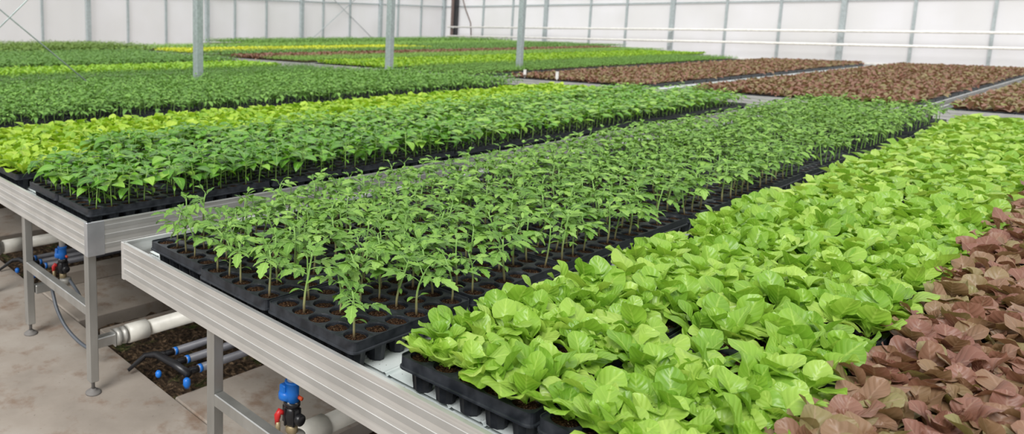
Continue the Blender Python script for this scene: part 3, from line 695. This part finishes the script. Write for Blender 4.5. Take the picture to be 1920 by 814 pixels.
for q in near: place('bronze lettuce', rs.choice(RED), q, 'red_lettuce_seedling', rs, 'bronze lettuce seedlings on the front bench')
def stuffbed(name, temps, pts, mats, label, cat='seedlings', scale=(.85, 1.15), seed=1):
    if len(pts): tag(scatter(name, temps, pts, mats, scale, seed), label, cat, kind='stuff')
stuffbed('tomato_seedlings', LODT[1], [q[1] for q in rest_t], [M['tomleaf'], M['tomstem']], 'dense tomato seedlings farther along the front bench', seed=2)
stuffbed('pepper_seedlings', LODP[1], [q[1] for q in rest_p], [M['pepleaf'], M['pepstem']], 'glossy pepper seedlings farther along the second bench', seed=3)
stuffbed('lettuce_seedlings', LODL[1], [q[1] for q in rest_l], [M['letleaf']], 'green lettuce seedlings farther along the front bench', seed=4)
stuffbed('lettuce_seedlings', LODL[1], [q[1] for q in rest_y], [M['letleaf2']], 'yellow-green lettuce strip behind the pepper seedlings', seed=5)
stuffbed('bronze_lettuce_seedlings', LODL[1], [q[1] for q in rest_r], [M['redleaf']], 'bronze lettuce seedlings farther along the front bench', scale=(.65, .85), seed=6)

# ------------------------------------------------------------------ third bench: trays as things, plants as stuff
pts = []
for j in range(6):
    for i in range(NT):
        xs = .034+i*.494; y = 3.02+j*.372
        if xs+TL > X1-.03: continue
        put_tray(xs, y, TZ, 0, 1, f'black tray of dark tomato seedlings, {ORD[i]} along, {ORD[j]} line behind yellow-green lettuce', 'trays on the third bench')
        for cx, cy, a, b in cells():
            if rj.random() < .72: pts.append((xs+cx+rj.uniform(-.006, .006), y+cy+rj.uniform(-.006, .006), TZ-.008))
stuffbed('tomato_seedlings', LODB[1], pts, [M['farleaf'], M['tomstem']], 'dark green tomato seedlings behind the yellow-green lettuce strip', scale=(.9, 1.15), seed=7)

# ------------------------------------------------------------------ far beds
BEDS = [ # name, label, template, leaf material, x0,x1,y0,y1, plant scale, spacing
 ('tomato_seedlings', 'dark green tomato seedlings just behind the first steel post', 'T1', 'farleaf', .05, X1-.05, 5.6, 7.7, .62, .078),
 ('lettuce_seedlings', 'bright green leafy strip behind the dark tomato seedlings', 'L2', 'mintleaf2', .05, X1-.05, 8.25, 9.45, 1.2, .085),
 ('pepper_seedlings', 'dark green seedlings behind the bright green leafy strip', 'P2', 'farleaf', .05, X1-.05, 9.6, 14.3, 1.05, .085),
 ('herb_seedlings', 'mossy green seedlings on the bench nearest the side wall', 'P2', 'moss', 0.05, 8.5, 15.0, 18.9, 1.6, .10),
 ('bronze_lettuce_seedlings', 'reddish brown lettuce bed beyond the cross aisle', 'L2', 'redleaf', X2+.1, 20.9, 2.25, 4.28, 1.0, .09),
 ('tomato_seedlings', 'soft green bed between the bronze and yellow-green lettuce', 'T2', 'farleaf', X2+.1, 20.9, 4.95, 6.58, .62, .08),
 ('lettuce_seedlings', 'yellow-green lettuce bed beyond the cross aisle', 'L2', 'letleaf2', X2+.1, 23.9, 6.9, 8.95, 1.15, .095),
 ('herb_seedlings', 'low light green seedlings at the bench corner beyond the aisle', 'P2', 'mintleaf', X2+.1, 26.9, 9.3, 10.9, .6, .09),
 ('bronze_seedlings', 'thin brown strip of seedlings beyond the light green ones', 'L2', 'redleaf', X2+.1, 26.9, 10.95, 12.1, 1.35, .11),
 ('pepper_seedlings', 'green seedlings behind the thin brown strip', 'P2', 'farleaf', X2+.1, 29.9, 12.15, 13.85, .95, .12),
 ('yellow_seedlings', 'thin bright yellow strip of seedlings before the side wall', 'L2', 'yel', 9.4, 20.0, 14.5, 16.6, 1.3, .12),
 ('herb_seedlings', 'green seedlings behind the bright yellow strip', 'P2', 'mintleaf', 9.4, 30.9, 16.7, 18.9, 1.0, .13),
 ('pepper_seedlings', 'green seedlings alongside the end of the yellow strip', 'P2', 'farleaf', 20.1, 30.9, 14.5, 16.6, 1.0, .13),
 ('pepper_seedlings', 'farthest dark green bed, below the brace rods', 'P2', 'farleaf', 15.6, 32.4, 19.3, 23.3, 1.5, .16),
 ('bronze_lettuce_seedlings', 'bronze bed beyond the aisle facing the pepper bench end', 'L2', 'redleaf', X2+.1, 20.9, -.65, 1.6, 1.0, .09),
 ('bronze_lettuce_seedlings', 'bronze bed beyond the aisle facing the tomato bench end', 'L2', 'redleaf', X2+.1, 20.9, -3.2, -.97, 1.0, .09)]
leafmat('mintleaf2', 'bright_leaf', (.20, .40, .04), (.32, .54, .055), (.44, .64, .08), .3, .5, .2)
leafmat('moss', 'mossy_leaf', (.11, .20, .03), (.17, .28, .045), (.24, .35, .07), .2, .6, .1)
leafmat('yel', 'yellow_leaf', (.48, .58, .03), (.62, .68, .04), (.72, .76, .06), .3, .5, .1)
TT = {'T1': LODB[1], 'T2': LODB[2], 'P2': LODP[2], 'L2': LODL[2]}
for k, (name, lab, tp, mk, x0, x1, y0, y1, sc, spc) in enumerate(BEDS):
    rg = np.random.default_rng(50+k); z0 = DZ+.059
    nx_ = int((x1-x0)/spc); ny_ = int((y1-y0)/spc)
    gx, gy = np.meshgrid(x0+(np.arange(nx_)+.5)*(x1-x0)/nx_, y0+(np.arange(ny_)+.5)*(y1-y0)/ny_)
    gx = gx.ravel()+rg.uniform(-.02, .02, gx.size); gy = gy.ravel()+rg.uniform(-.02, .02, gy.size)
    keep = rg.random(gx.size) < .96; mats = [M[mk]]+([M['pepstem']] if tp[0] != 'L' else [])
    stuffbed(name, TT[tp], np.stack([gx[keep], gy[keep], np.full(keep.sum(), z0)], 1), mats, lab, scale=(sc*.85, sc*1.15), seed=90+k)
    w = MB(); x = x0
    while x < x1-.1:
        y = y0
        while y < y1-.1:
            xa, xb_ = x, min(x+.488, x1); ya, yb_ = y, min(y+.345, y1)
            w.box(xa+.002, xb_-.002, ya+.002, yb_-.002, DZ+.038, DZ+.058, 0); w.box(xa+.012, xb_-.012, ya+.012, yb_-.012, DZ+.002, DZ+.038, 0)
            w.box(xa+.01, xb_-.01, ya+.01, yb_-.01, DZ+.058, DZ+.0595, 1)
            y += .35
        x += .494
    tag(w.obj('seedling_trays', [M['tray'], M['peat']]), 'black trays under the '+lab, 'trays', kind='stuff')
for k, y in enumerate((4.0, 3.45)):
    w = MB(); w.box(-.003, .003, -.024, .024, .02, .13, 0, .001); w.box(-.003, .003, -.008, .008, -.03, .02)
    tag(w.obj('plant_tag', M['white'], None, (X2+.12, y, DZ+.06)), ['white plant tag at the corner of the bronze lettuce bed', 'white plant tag farther along the front of the bronze lettuce bed'][k], 'tag', 'white tags in the bronze lettuce bed')
